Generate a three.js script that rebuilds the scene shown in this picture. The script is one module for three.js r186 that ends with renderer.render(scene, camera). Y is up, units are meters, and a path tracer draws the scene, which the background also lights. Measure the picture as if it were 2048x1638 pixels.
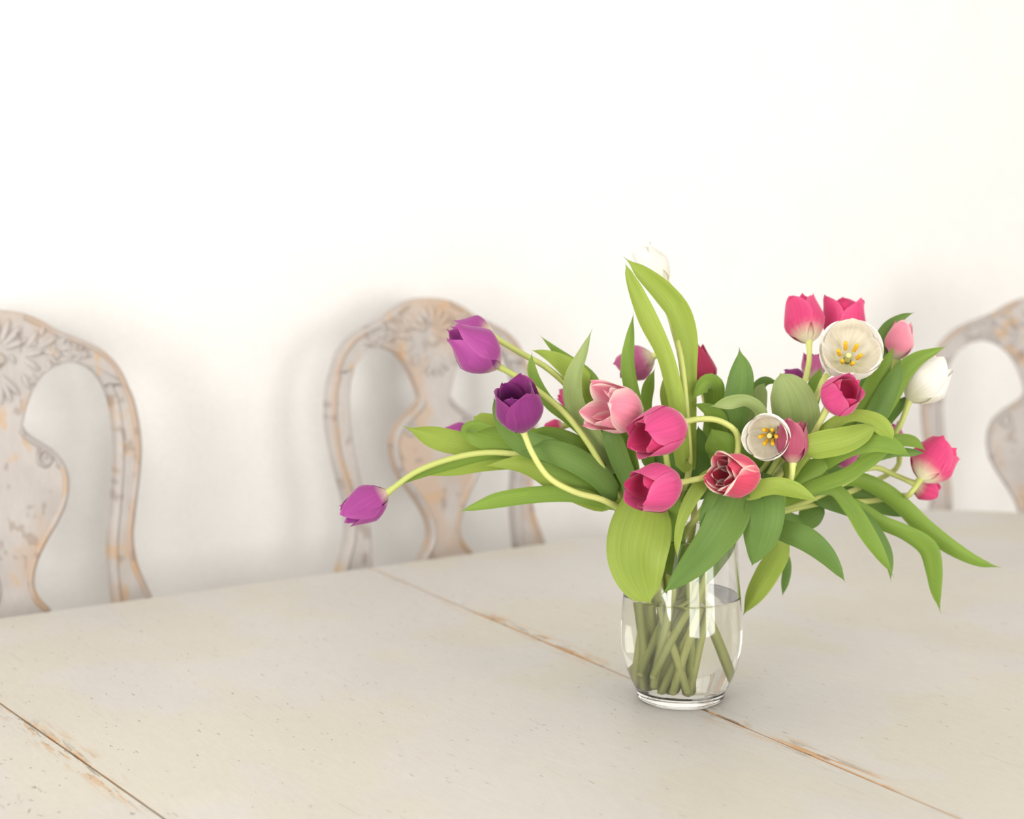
import * as THREE from 'three';
import { mergeGeometries, mergeVertices } from 'three/addons/utils/BufferGeometryUtils.js';
import { RoundedBoxGeometry } from 'three/addons/geometries/RoundedBoxGeometry.js';
import { RectAreaLightUniformsLib } from 'three/addons/lights/RectAreaLightUniformsLib.js';

// ---------------------------------------------------------------- camera, sky, light, exposure
const scene = new THREE.Scene();
const F = 3100, CX = 1024, CY = 819, EYE = 1.29, TOP = 0.75;      // focal length in pixels of the 2048 x 1638 frame, eye and table heights
const PITCH = Math.atan((CY - 460) / F);
const camera = new THREE.PerspectiveCamera(2 * Math.atan(CY / F) * 180 / Math.PI, 2048 / 1638, 0.05, 60);
camera.position.set(0, EYE, 0);
camera.rotation.set(-PITCH, 0, 0);
camera.focus = 1.66;
camera.userData.fStop = 3.4;
scene.add(camera);

scene.background = new THREE.Color(0.96, 0.98, 1.0).multiplyScalar(0.5);   // bright overcast sky outside the windows
const renderer = new THREE.WebGLRenderer({ antialias: true });
renderer.toneMapping = THREE.LinearToneMapping;
renderer.toneMappingExposure = 1.05;
renderer.shadowMap.enabled = true;
RectAreaLightUniformsLib.init();

// the room stands turned to the camera: u runs along the back wall, v towards it
const TH = 33.93 * Math.PI / 180, EU = [Math.cos(TH), -Math.sin(TH)], EV = [-Math.sin(TH), -Math.cos(TH)];
const room = (u, v, y = 0) => new THREE.Vector3(u * EU[0] + v * EV[0], y, u * EU[1] + v * EV[1]);
const U0 = -1.9, U1 = 4.4, V0 = -2.6, V1 = 2.475, CEIL = 2.9;          // inner faces of the four walls, ceiling height
// windows: wall, centre along the wall, width, sill, head
const WINDOWS = [['left', 0.25, 1.2, 0.1, 2.0], ['front', 0.0, 1.4, 0.1, 2.0], ['front', 2.3, 1.4, 0.1, 2.0]];
const POWER = { left: 9.8, front: 6.2 };
for (const [side, c, w, y0, y1] of WINDOWS) {
  const l = new THREE.RectAreaLight(new THREE.Color(1.0, 0.972, 0.935), POWER[side], w, y1 - y0);
  const p = side === 'left' ? room(U0 + 0.03, c, (y0 + y1) / 2) : room(c, V0 + 0.03, (y0 + y1) / 2);
  const q = side === 'left' ? room(U0 + 2, c, (y0 + y1) / 2) : room(c, V0 + 2, (y0 + y1) / 2);
  l.position.copy(p); l.lookAt(q); l.name = 'window_daylight'; l.castShadow = true;
  scene.add(l);
}

// ---------------------------------------------------------------- helpers
function mulberry(a) { return () => { a |= 0; a = a + 0x6D2B79F5 | 0; let t = Math.imul(a ^ a >>> 15, 1 | a); t = t + Math.imul(t ^ t >>> 7, 61 | t) ^ t; return ((t ^ t >>> 14) >>> 0) / 4294967296; }; }
const rnd = mulberry(20240);
const rr = (a, b) => a + (b - a) * rnd();
const V3 = (x, y, z) => new THREE.Vector3(x, y, z);
const clamp = (x, a, b) => Math.min(b, Math.max(a, x));
const sstep = (a, b, x) => { const t = clamp((x - a) / (b - a), 0, 1); return t * t * (3 - 2 * t); };
const lerp = (a, b, t) => a + (b - a) * t;
// point seen at pixel (px, py) that stands D metres deep in front of the camera
function at(px, py, D) {
  const a = (px - CX) / F, b = -(py - CY) / F, c = Math.cos(PITCH), s = Math.sin(PITCH);
  const y = b * c - s, z = -b * s - c, k = D / -z;
  return V3(a * k, EYE + y * k, z * k);
}
const taken = {};
function numbered(n) { taken[n] = (taken[n] || 0) + 1; return taken[n] === 1 ? n : n + '_' + String(taken[n] - 1).padStart(3, '0'); }
function mesh(name, geo, mat, parent) {
  const m = new THREE.Mesh(geo, mat); m.castShadow = m.receiveShadow = true;
  m.name = parent ? name : numbered(name); (parent || scene).add(m); return m;
}
function thing(name, label, category, group) {
  const g = new THREE.Group(); g.name = numbered(name); g.userData = { label, category };
  if (group) g.userData.group = group;
  scene.add(g); return g;
}
function structure(o, label, category) { o.userData.kind = 'structure'; o.userData.label = label; o.userData.category = category; return o; }

// value noise on a wrapped lattice
const LAT = new Float32Array(65536).map((_, i) => mulberry(i * 7 + 3)());
function noise(x, y, seed = 0) {
  const xi = Math.floor(x), yi = Math.floor(y), fx = x - xi, fy = y - yi, sx = fx * fx * (3 - 2 * fx), sy = fy * fy * (3 - 2 * fy);
  const h = (i, j) => LAT[((i & 255) + ((j & 255) << 8) + seed * 7919) & 65535];
  const a = h(xi, yi), b = h(xi + 1, yi), c = h(xi, yi + 1), d = h(xi + 1, yi + 1);
  return a + (b - a) * sx + (c - a) * sy + (a - b - c + d) * sx * sy;
}
const fbm = (x, y, s, o = 4) => { let v = 0, a = 0.5, t = 0; for (let k = 0; k < o; k++) { v += a * noise(x, y, s + k); t += a; x *= 2.03; y *= 2.03; a *= 0.5; } return v / t; };
function dataTexture(w, h, fn, srgb = true) {
  const d = new Uint8Array(w * h * 4), c = [0, 0, 0];
  for (let j = 0; j < h; j++) for (let i = 0; i < w; i++) {
    fn(i, j, c); const k = (j * w + i) * 4;
    d[k] = clamp(c[0], 0, 255); d[k + 1] = clamp(c[1], 0, 255); d[k + 2] = clamp(c[2], 0, 255); d[k + 3] = 255;
  }
  const t = new THREE.DataTexture(d, w, h, THREE.RGBAFormat);
  t.wrapS = t.wrapT = THREE.RepeatWrapping; t.magFilter = THREE.LinearFilter; t.minFilter = THREE.LinearMipmapLinearFilter;
  if (srgb) t.colorSpace = THREE.SRGBColorSpace;
  t.needsUpdate = true; return t;
}

// ---------------------------------------------------------------- the room
const plasterTex = dataTexture(512, 512, (i, j, c) => { const v = 236 + 5 * fbm(i / 40, j / 40, 1) + 4 * (noise(i / 2.3, j / 2.3, 2) - 0.5); c[0] = v; c[1] = v - 0.5; c[2] = v - 1; });
const plaster = new THREE.MeshStandardMaterial({ map: plasterTex, roughness: 0.95 });
const ceilingPaint = new THREE.MeshStandardMaterial({ color: '#f3f3f2', roughness: 0.95 });
const whitePaint = new THREE.MeshStandardMaterial({ color: '#f0eee8', roughness: 0.5 });
const floorTex = dataTexture(512, 512, (i, j, c) => { const g = fbm(i / 6, j / 90, 5); c[0] = 206 + 26 * g; c[1] = 199 + 26 * g; c[2] = 188 + 26 * g; });
const floorWood = new THREE.MeshStandardMaterial({ map: floorTex, roughness: 0.55 });
const paneGlass = new THREE.MeshPhysicalMaterial({ color: '#ffffff', roughness: 0, transmission: 1, thickness: 0, ior: 1.5 });

// a wall as a slab with window holes; s runs along the wall
function wall(name, label, length, holes, place) {
  const sh = new THREE.Shape([new THREE.Vector2(0, 0), new THREE.Vector2(length, 0), new THREE.Vector2(length, CEIL), new THREE.Vector2(0, CEIL)]);
  for (const [s0, s1, y0, y1] of holes) sh.holes.push(new THREE.Path([new THREE.Vector2(s0, y0), new THREE.Vector2(s0, y1), new THREE.Vector2(s1, y1), new THREE.Vector2(s1, y0)]));
  const g = new THREE.ExtrudeGeometry(sh, { depth: 0.2, bevelEnabled: false });
  const m = mesh(name, g, plaster); place(m); structure(m, label, 'wall');
}
// back wall: its inner face at v = V1, slab behind it
wall('wall_back', 'smooth off-white plaster wall behind the row of chairs', U1 - U0 + 0.4, [], (m) => { m.position.copy(room(U0 - 0.2, V1 + 0.2)); m.rotation.y = TH; });
wall('wall_front', 'white plaster wall with two windows facing the table', U1 - U0 + 0.4,
  WINDOWS.filter((w) => w[0] === 'front').map(([, c, w, a, b]) => [c - w / 2 - U0 + 0.2, c + w / 2 - U0 + 0.2, a, b]), (m) => { m.position.copy(room(U0 - 0.2, V0)); m.rotation.y = TH; });
wall('wall_left', 'white plaster wall with one tall window at the table end', V1 - V0,
  WINDOWS.filter((w) => w[0] === 'left').map(([, c, w, a, b]) => [c - w / 2 - V0, c + w / 2 - V0, a, b]), (m) => { m.position.copy(room(U0 - 0.2, V0)); m.rotation.y = TH + Math.PI / 2; });
wall('wall_right', 'plain white plaster wall at the far table end', V1 - V0, [], (m) => { m.position.copy(room(U1, V0)); m.rotation.y = TH + Math.PI / 2; });
{
  const c = room((U0 + U1) / 2, (V0 + V1) / 2);
  const f = mesh('floor', new THREE.BoxGeometry(U1 - U0 + 0.4, 0.1, V1 - V0 + 0.4), floorWood); f.position.set(c.x, -0.05, c.z); f.rotation.y = TH;
  structure(f, 'pale wooden floor under the table', 'floor');
  const k = mesh('ceiling', new THREE.BoxGeometry(U1 - U0 + 0.4, 0.1, V1 - V0 + 0.4), ceilingPaint); k.position.set(c.x, CEIL + 0.05, c.z); k.rotation.y = TH;
  structure(k, 'plain white ceiling', 'ceiling');
  const b = mesh('baseboard_back', new RoundedBoxGeometry(U1 - U0, 0.14, 0.018, 2, 0.004), whitePaint);
  b.position.copy(room((U0 + U1) / 2, V1 - 0.009, 0.07)); b.rotation.y = TH; structure(b, 'white baseboard along the back wall', 'baseboard');
}
WINDOWS.forEach(([side, c, w, y0, y1], n) => {
  const g = new THREE.Group(); g.name = 'window_' + (n + 1); scene.add(g);
  structure(g, ['white casement window in the side wall by the table end', 'white casement window facing the table beside the corner', 'white casement window facing the table, away from the corner'][n], 'window');
  const p = side === 'left' ? room(U0 - 0.1, c) : room(c, V0 - 0.1 + 0.2 - 0.2);
  g.position.copy(p); g.rotation.y = side === 'left' ? TH + Math.PI / 2 : TH;
  const bars = [[0, y0 + 0.03, w, 0.06], [0, y1 - 0.03, w, 0.06], [-w / 2 + 0.03, (y0 + y1) / 2, 0.06, y1 - y0], [w / 2 - 0.03, (y0 + y1) / 2, 0.06, y1 - y0], [0, (y0 + y1) / 2, 0.06, y1 - y0]];
  mesh('window_frame', mergeGeometries(bars.map(([x, y, a, b]) => new THREE.BoxGeometry(a, b, 0.06).translate(x, y, 0))), whitePaint, g);
  for (const s of [-1, 1]) mesh('pane', new THREE.PlaneGeometry(w / 2 - 0.09, y1 - y0 - 0.12).translate(s * w / 4, (y0 + y1) / 2, 0), paneGlass, g);
});

// ---------------------------------------------------------------- table: D-ended top in three panels with worn seams running across it
const VF = 2.16, VN = 0.84, RD = (VF - VN) / 2, VC = (VF + VN) / 2, UR = 1.92, UL = -0.22, THICK = 0.032, GAP = 0.0011;
const seamA = (v) => lerp(1.112, 1.1775, (v - 0.9) / 1.25), seamB = (v) => lerp(0.528, 0.456, (v - 0.9) / 1.25);
// painted top: pale grey paint over wood, grain specks along v, scuffs along the seams. The texture spans 1.6 m x 1.4 m from (u0, v0)
function tableTexture(u0, v0, W, Hh, w, h, seed, edges) {
  const r = mulberry(seed), base = new Float32Array(w * h), warm = new Float32Array(w * h), rust = new Float32Array(w * h);
  const px = w / W, py = h / Hh;
  const stroke = (arr, u, v, len, wid, lean, amt) => {
    const i0 = (u - u0) * px, j0 = (v - v0) * py, n = Math.ceil(len * py);
    for (let s = 0; s < n; s++) {
      const t = s / Math.max(1, n - 1), i = i0 + lean * s + (noise(s / 4, i0, 3) - 0.5) * 2.2, ww = Math.max(0.6, wid * px * (1 - Math.abs(2 * t - 1) * 0.8));
      for (let a = -Math.ceil(ww); a <= Math.ceil(ww); a++) {
        const x = Math.round(i + a), y = Math.round(j0 + s); if (x < 0 || y < 0 || x >= w || y >= h) continue;
        const k = y * w + x; arr[k] = Math.max(arr[k], amt * clamp(1.2 - Math.abs(a) / ww, 0, 1));
      }
    }
  };
  const count = Math.round(W * Hh * 900);
  for (let n = 0; n < count; n++) {
    const u = u0 + r() * W, v = v0 + r() * Hh, cl = fbm(u * 4.2, v * 2.2, 11, 3);
    if (r() > sstep(0.36, 0.66, cl)) continue;
    stroke(base, u, v, lerp(0.0025, 0.013, r() * r()), lerp(0.0005, 0.0012, r()), (r() - 0.5) * 0.4, lerp(0.2, 0.75, r()));
  }
  for (let n = 0; n < count / 42; n++) stroke(base, u0 + r() * W, v0 + r() * Hh, lerp(0.02, 0.055, r()), 0.0004, (r() - 0.5) * 0.2, lerp(0.16, 0.4, r()));
  for (let n = 0; n < count / 40; n++) { const u = u0 + r() * W, v = v0 + r() * Hh; stroke(rust, u, v, lerp(0.003, 0.02, r()), lerp(0.001, 0.0035, r()), 0, lerp(0.15, 0.45, r())); }
  return dataTexture(w, h, (i, j, c) => {
    const u = u0 + i / px, v = v0 + j / py, k = j * w + i;
    const blot = fbm(u * 5.5, v * 4, 21, 4) - 0.5, fine = noise(u * 420, v * 70, 31) - 0.5, tiny = noise(i / 1.7, j / 1.7, 33) - 0.5, tan = sstep(0.48, 0.66, fbm(u * 6.1 + 9, v * 4.6, 41, 5));
    let R = 201 + 12 * blot + 4 * fine + 5 * tiny, G = 198 + 12 * blot + 4 * fine + 5 * tiny, B = 193.5 + 7 * blot + 4 * fine + 5 * tiny;
    G -= 1 * tan; B -= 7 * tan;
    let wear = 0, dark = 0;
    for (const [fn, side, amount, worn = -9, reach = 0.08] of edges) {                        // scuffed wood beside a seam, ragged along its length
      const d = (u - fn(v)) * side; if (d < -0.001 || d > 0.06) continue;
      const along = Math.max(sstep(0.42, 0.66, fbm(v * 7 + seed, seed, 51, 3)), sstep(reach, reach * 0.4, Math.abs(v - worn))), rag = fbm(u * 260, v * 26, 61, 3);
      wear = Math.max(wear, amount * (sstep(0.0035, 0.0005, d) * (0.35 + 0.65 * along) + along * sstep(0.030, 0.002, d) * sstep(0.52, 0.66, rag)));
      dark = Math.max(dark, amount * along * sstep(0.024, 0.002, d) * sstep(0.60, 0.70, fbm(u * 300 + 7, v * 40, 71, 3)) * 0.6);
    }
    const ru = Math.max(rust[k] * 0.8, Math.min(1, wear)), da = Math.max(base[k], dark);
    R = lerp(R, 196, ru); G = lerp(G, 152, ru); B = lerp(B, 108, ru);
    c[0] = lerp(R, 96, da); c[1] = lerp(G, 84, da); c[2] = lerp(B, 72, da);
  });
}
const table = thing('dining_table', 'long D-ended dining table with worn pale grey painted top and dark panel seams', 'table');
{
  const org = room(0, 0); table.position.copy(org); table.rotation.y = TH;
  // outline of a panel in (u, v); local x = u, local z = -v
  const arc = (uc, a0, a1, n) => Array.from({ length: n + 1 }, (_, k) => { const a = lerp(a0, a1, k / n); return [uc + RD * Math.cos(a), VC + RD * Math.sin(a)]; });
  const line = (fn, off, up, n = 24) => Array.from({ length: n + 1 }, (_, k) => { const t = up ? k / n : 1 - k / n, v = lerp(VN, VF, t); return [fn(v) + off + 0.0007 * (noise(v * 40, off * 1000 + 5, 7) - 0.5), v]; });
  const panels = [
    ['end_panel', [...line(seamB, -GAP, true), ...arc(UL, Math.PI / 2, Math.PI * 1.5, 40)], -0.9, 1.45, 1024, [[seamB, -1, 0.75, 1.45, 0.12]], 5],
    ['middle_panel', [...line(seamB, GAP, false), ...line(seamA, -GAP, true)], 0.40, 0.85, 1448, [[seamB, 1, 0.45], [seamA, -1, 0.35, 2.0, 0.1]], 17],
    ['end_panel', [...line(seamA, GAP, false), ...arc(UR, -Math.PI / 2, Math.PI / 2, 40)], 1.05, 1.6, 2048, [[seamA, 1, 0.95, 1.09, 0.11]], 29],
  ];
  for (const [name, out, u0, W, w, edges, seed] of panels) {
    const sh = new THREE.Shape(out.map(([u, v]) => new THREE.Vector2(u, v)));
    const g = new THREE.ExtrudeGeometry(sh, { depth: THICK - 0.004, bevelEnabled: true, bevelThickness: 0.002, bevelSize: 0.0009, bevelOffset: -0.0009, bevelSegments: 2, curveSegments: 4 });
    const uv = g.attributes.uv, p = g.attributes.position;
    for (let i = 0; i < p.count; i++) uv.setXY(i, (p.getX(i) - u0) / W, (p.getY(i) - VN) / (VF - VN));
    g.rotateX(-Math.PI / 2).translate(0, TOP - THICK + 0.002, 0);
    const tex = tableTexture(u0, VN, W, VF - VN, w, 1600, seed, edges);
    const m = new THREE.MeshStandardMaterial({ map: tex, roughness: 0.56 });
    mesh(name, g, m, table);
  }
  const wood = new THREE.MeshStandardMaterial({ color: '#5d4a3a', roughness: 0.8 }), grey = new THREE.MeshStandardMaterial({ color: '#cfc9c0', roughness: 0.6 });
  for (const s of [seamA, seamB]) { const c = s(1.5); mesh('bearer', new THREE.BoxGeometry(0.16, 0.02, 1.2).translate(c, TOP - THICK - 0.010, -1.5), wood, table); }
  const ap = [[(UL + UR) / 2, VC + 0.46, UR - UL, 0.022], [(UL + UR) / 2, VC - 0.46, UR - UL, 0.022]];
  for (const [u, v, l, t] of ap) mesh('apron', new THREE.BoxGeometry(l, 0.09, t).translate(u, TOP - THICK - 0.066, -v), grey, table);
  for (const u of [UL, UR]) mesh('apron', new THREE.BoxGeometry(0.022, 0.09, 0.942).translate(u, TOP - THICK - 0.066, -VC), grey, table);
  const prof = [[0.0, 0], [0.02, 0], [0.024, 0.03], [0.018, 0.06], [0.024, 0.3], [0.034, 0.5], [0.026, 0.53], [0.036, 0.56], [0.036, TOP - THICK - 0.005], [0, TOP - THICK - 0.005]].map(([a, b]) => new THREE.Vector2(a, b));
  for (const u of [UL - 0.02, UR + 0.02]) for (const v of [VC - 0.44, VC + 0.44]) mesh('leg', new THREE.LatheGeometry(prof, 20).translate(u, 0, -v), grey, table);
}

// ---------------------------------------------------------------- rococo chairs: arched back, vase-shaped splat, carved crest
function chairTexture(seed, tanShare) {
  return dataTexture(700, 1024, (i, j, c) => {
    const x = i / 700 * 0.6, y = j / 1024 * 1.3;
    const b = fbm(x * 22, y * 14, seed, 4) - 0.5, f = noise(x * 420, y * 90, seed + 4) - 0.5;
    let R = 187 + 22 * b + 7 * f, G = 181 + 22 * b + 7 * f, B = 178 + 20 * b + 7 * f;
    const tan = sstep(0.62 - tanShare, 0.80 - tanShare, fbm(x * 9 + 3, y * 5 + seed, seed + 9, 4)), chip = sstep(0.60, 0.70, fbm(x * 60, y * 40, seed + 14, 5)) * sstep(0.40, 0.62, fbm(x * 12, y * 9, seed + 17, 3)), brown = sstep(0.70, 0.74, fbm(x * 60 + 4, y * 46, seed + 24, 3));
    R = lerp(R, 190, tan * 0.75); G = lerp(G, 166, tan * 0.75); B = lerp(B, 146, tan * 0.75);
    R = lerp(R, 204, chip * 0.42); G = lerp(G, 156, chip * 0.42); B = lerp(B, 104, chip * 0.42);
    c[0] = lerp(R, 120, brown * 0.3); c[1] = lerp(G, 100, brown * 0.3); c[2] = lerp(B, 88, brown * 0.3);
  });
}
// half outlines, x outward, y up (metres)
const stileOut = [[1.050, 0.198], [1.028, 0.206], [0.99, 0.212], [0.953, 0.213], [0.914, 0.208], [0.874, 0.200], [0.84, 0.193], [0.81, 0.189], [0.773, 0.193], [0.733, 0.207], [0.70, 0.216], [0.62, 0.214], [0.45, 0.200]];
const stileIn = [[1.050, 0.160], [1.028, 0.168], [0.99, 0.172], [0.953, 0.172], [0.914, 0.168], [0.874, 0.162], [0.84, 0.156], [0.81, 0.151], [0.773, 0.149], [0.733, 0.150], [0.70, 0.152], [0.62, 0.156], [0.45, 0.160]];
const crestOut = [[0, 1.171], [0.022, 1.170], [0.046, 1.165], [0.070, 1.154], [0.094, 1.139], [0.131, 1.123], [0.160, 1.107], [0.181, 1.086], [0.192, 1.067], [0.198, 1.050]];
const archIn = [[0.160, 1.050], [0.152, 1.065], [0.138, 1.079], [0.120, 1.087], [0.102, 1.088], [0.083, 1.082], [0.063, 1.067], [0.048, 1.045], [0.038, 1.022], [0.031, 0.999]];
const splatSide = [[0.031, 0.999], [0.036, 0.988], [0.050, 0.976], [0.071, 0.961], [0.087, 0.942], [0.094, 0.919], [0.093, 0.896], [0.086, 0.872], [0.071, 0.846], [0.054, 0.822], [0.040, 0.798], [0.032, 0.775], [0.031, 0.755], [0.038, 0.738], [0.052, 0.720], [0.060, 0.69], [0.058, 0.6], [0.05, 0.46]];
function smooth(pts, n = 4) { return new THREE.SplineCurve(pts.map(([x, y]) => new THREE.Vector2(x, y))).getPoints((pts.length - 1) * n); }
function makeChair(label, mat, edgeMat, wide = 1, tall = 1) {
  const g = thing('dining_chair', label, 'chair', 'carved painted chairs around the table');
  const LEAN = 0.125, T = 0.026;
  const bend = (geo) => {                                            // the back leans away from the seat; taller or wider backs stretch above the seat
    const p = geo.attributes.position;
    for (let i = 0; i < p.count; i++) { let y = p.getY(i); if (y > 0.45) y = 1.29 - (1.29 - y) * tall + (tall - 1) * 0.03 * 0; p.setXYZ(i, p.getX(i) * wide, y, p.getZ(i) - Math.max(0, y - 0.45) * LEAN); }
    geo.computeVertexNormals(); return geo;
  };
  const slab = (pts, depth = T, bev = 0.006) => {
    const e = new THREE.ExtrudeGeometry(new THREE.Shape(pts), { depth: depth - 2 * bev, bevelEnabled: true, bevelThickness: bev, bevelSize: bev, bevelOffset: -bev, bevelSegments: 3 });
    e.translate(0, 0, -depth / 2 + bev);
    const uv = e.attributes.uv, p = e.attributes.position;
    for (let i = 0; i < p.count; i++) uv.setXY(i, (p.getX(i) + 0.3) / 0.6, p.getY(i) / 1.3);
    const n = e.attributes.normal.clone(); bend(e); return e;
  };
  const V2 = (a) => a.map((p) => p.clone());
  const mir = (a) => a.map((p) => new THREE.Vector2(-p.x, p.y));
  const co = smooth(crestOut), ai = smooth(archIn), sp = smooth(splatSide);
  const so = smooth(stileOut.map(([y, x]) => [x, y])), si = smooth(stileIn.map(([y, x]) => [x, y]));
  mesh('crest_splat', slab([...mir(co).reverse(), ...V2(co).slice(1), ...V2(ai), ...V2(sp).slice(1), ...mir(sp).reverse().slice(0, -1), ...mir(ai).reverse()], 0.026), mat, g);
  for (const s of [-1, 1]) {
    const out = [...so, ...si.slice().reverse()].map((p) => new THREE.Vector2(p.x * s, p.y));
    mesh('stile', slab(out, 0.030), mat, g);
  }
  // beaded mouldings that follow the edges
  const bead = (pts, off, r, z) => {
    const c = new THREE.CatmullRomCurve3(pts.map((p, i) => { const a = pts[Math.max(0, i - 1)], b = pts[Math.min(pts.length - 1, i + 1)], t = new THREE.Vector2().subVectors(b, a).normalize(); return V3(p.x - t.y * off, p.y + t.x * off, z); }));
    const t = new THREE.TubeGeometry(c, pts.length * 2, r, 6); const uv = t.attributes.uv, p = t.attributes.position;
    for (let i = 0; i < p.count; i++) uv.setXY(i, (p.getX(i) + 0.3) / 0.6, p.getY(i) / 1.3);
    return bend(t);
  };
  for (const s of [1, -1]) {
    const m = (a) => a.map((p) => new THREE.Vector2(p.x * s, p.y));
    mesh('moulding', bead(m(sp.slice(2, -6)), -0.006 * s, 0.0055, 0.0115), edgeMat, g);
    mesh('moulding', bead(m(so.slice(0, -8)), -0.008 * s, 0.0055, 0.0135), edgeMat, g);
    mesh('moulding', bead(m(si.slice(0, -8)), 0.007 * s, 0.0045, 0.0135), mat, g);
    mesh('moulding', bead(m(co.slice(8)), -0.006 * s, 0.005, 0.0115), edgeMat, g);
    const sc = []; for (let k = 0; k <= 26; k++) { const a = k / 26 * 4.2 * Math.PI / 1.5 + 0.9, rad = 0.015 * (1 - k / 30); sc.push(new THREE.Vector2(s * (0.060 + rad * Math.cos(a)), 0.946 + rad * Math.sin(a))); }
    mesh('scroll', bead(sc, 0, 0.0042, 0.012), edgeMat, g);
  }
  // carved crest: a palmette with leaf sprays to either side
  const lobes = [], lobe = (x, y, ang, len, w, h) => { const s = new THREE.SphereGeometry(1, 10, 6); s.scale(len / 2, w / 2, h).rotateZ(ang)  .translate(x, y - 0.006, 0.0115); lobes.push(s); };
  for (let k = -3; k <= 3; k++) { const a = Math.PI / 2 + k * 0.42; lobe(0.030 * Math.cos(a), 1.118 + 0.030 * Math.sin(a), a, 0.044, 0.013, 0.009); }
  for (let k = -2; k <= 2; k++) { const a = -Math.PI / 2 + k * 0.36; lobe(0.022 * Math.cos(a), 1.088 + 0.030 * Math.sin(a), a, 0.046, 0.012, 0.008); }
  lobe(0, 1.104, 0, 0.026, 0.022, 0.011);
  for (const s of [-1, 1]) for (const [x, y, a, l, w] of [[0.052, 1.132, 0.9, 0.034, 0.012], [0.056, 1.112, 0.2, 0.036, 0.012], [0.05, 1.094, -0.7, 0.032, 0.011], [0.078, 1.128, 0.5, 0.032, 0.011], [0.082, 1.111, -0.2, 0.034, 0.011], [0.104, 1.117, 0.1, 0.032, 0.010], [0.104, 1.106, -0.6, 0.024, 0.008], [0.128, 1.108, -0.4, 0.034, 0.008], [0.038, 1.070, -1.2, 0.03, 0.009], [0.068, 1.144, 1.2, 0.02, 0.009]])
    lobe(s * x, y, s > 0 ? a : Math.PI - a, l, w, 0.008);
  for (const s of [-1, 1]) for (let k = 0; k < 26; k++) {                // finer foliage between the main leaves
    const x = 0.014 + 0.118 * Math.sqrt(LAT[k * 31 + 5]), hi = x < 0.06 ? 1.160 - x * 0.35 : 1.140 - (x - 0.06) * 0.42, lo = x < 0.04 ? 1.030 + x * 0.6 : x < 0.09 ? 1.056 + (x - 0.04) * 0.75 : 1.098;
    lobe(s * x, lerp(lo, hi, LAT[k * 17 + 400]) + 0.006, s * (LAT[k * 13 + 900] * 3.2 - 1.6) + (s > 0 ? 0 : Math.PI), lerp(0.014, 0.026, LAT[k * 7 + 60]), 0.007, 0.0065);
  }
  const cg = mergeGeometries(lobes), uv = cg.attributes.uv, cp = cg.attributes.position;
  for (let i = 0; i < cp.count; i++) uv.setXY(i, (cp.getX(i) + 0.3) / 0.6, cp.getY(i) / 1.3);
  mesh('carving', bend(cg), mat, g);
  // seat and legs, under the table top
  mesh('seat_rail', new RoundedBoxGeometry(0.44 * wide, 0.07, 0.38, 3, 0.02).translate(0, 0.42, 0.19), mat, g);
  const fabric = new THREE.MeshStandardMaterial({ color: '#b9b2a4', roughness: 0.95 });
  mesh('seat', new RoundedBoxGeometry(0.41 * wide, 0.05, 0.34, 4, 0.022).translate(0, 0.465, 0.20), fabric, g);
  const leg = (x, z, rake) => {
    const c = new THREE.CatmullRomCurve3([V3(x, 0.42, z), V3(x * 1.06, 0.33, z + rake * 0.3), V3(x * 1.0, 0.18, z + rake * 0.4), V3(x * 0.98, 0.06, z + rake * 0.7), V3(x * 1.04, 0.0, z + rake)]);
    const t = new THREE.TubeGeometry(c, 18, 0.02, 10), p = t.attributes.position;
    for (let i = 0; i < p.count; i++) { const k = Math.floor(i / 11) / 18, q = c.getPointAt(k), f = 1.25 - 0.75 * Math.sin(Math.min(1, k * 1.15) * Math.PI / 2) + 0.35 * sstep(0.85, 1, k); p.setXYZ(i, q.x + (p.getX(i) - q.x) * f, Math.max(0.001, q.y + (p.getY(i) - q.y) * f), q.z + (p.getZ(i) - q.z) * f); }
    t.computeVertexNormals(); return t;
  };
  for (const s of [-1, 1]) { mesh('leg', leg(s * 0.19 * wide, 0.35, 0.03), mat, g); mesh('leg', leg(s * 0.18 * wide, 0.005, -0.05), mat, g); }
  return g;
}
{
  const place = (c, u, v, turn) => { c.position.copy(room(u, v)); c.rotation.y = TH + turn; };
  const m1 = new THREE.MeshStandardMaterial({ map: chairTexture(3, 0.02), roughness: 0.62 }), m2 = new THREE.MeshStandardMaterial({ map: chairTexture(23, 0.10), roughness: 0.62 }), m3 = new THREE.MeshStandardMaterial({ map: chairTexture(43, 0.05), roughness: 0.62 }), me = new THREE.MeshStandardMaterial({ map: chairTexture(63, 0.16), roughness: 0.62 });
  place(makeChair('cool grey chair with deeply carved crest, its soft shadow on the wall beside it', m1, me), 0.65, VF + 0.11, 0);
  place(makeChair('tan and grey chair behind the purple tulips, crest worn to bare orange wood', m2, me), 1.405, VF + 0.11, 0);
  place(makeChair('grey chair with worn orange edges at the rounded table end behind white tulips', m3, me, 1.14, 1.15), 2.665, 2.015, -52 * Math.PI / 180);
}

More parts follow.
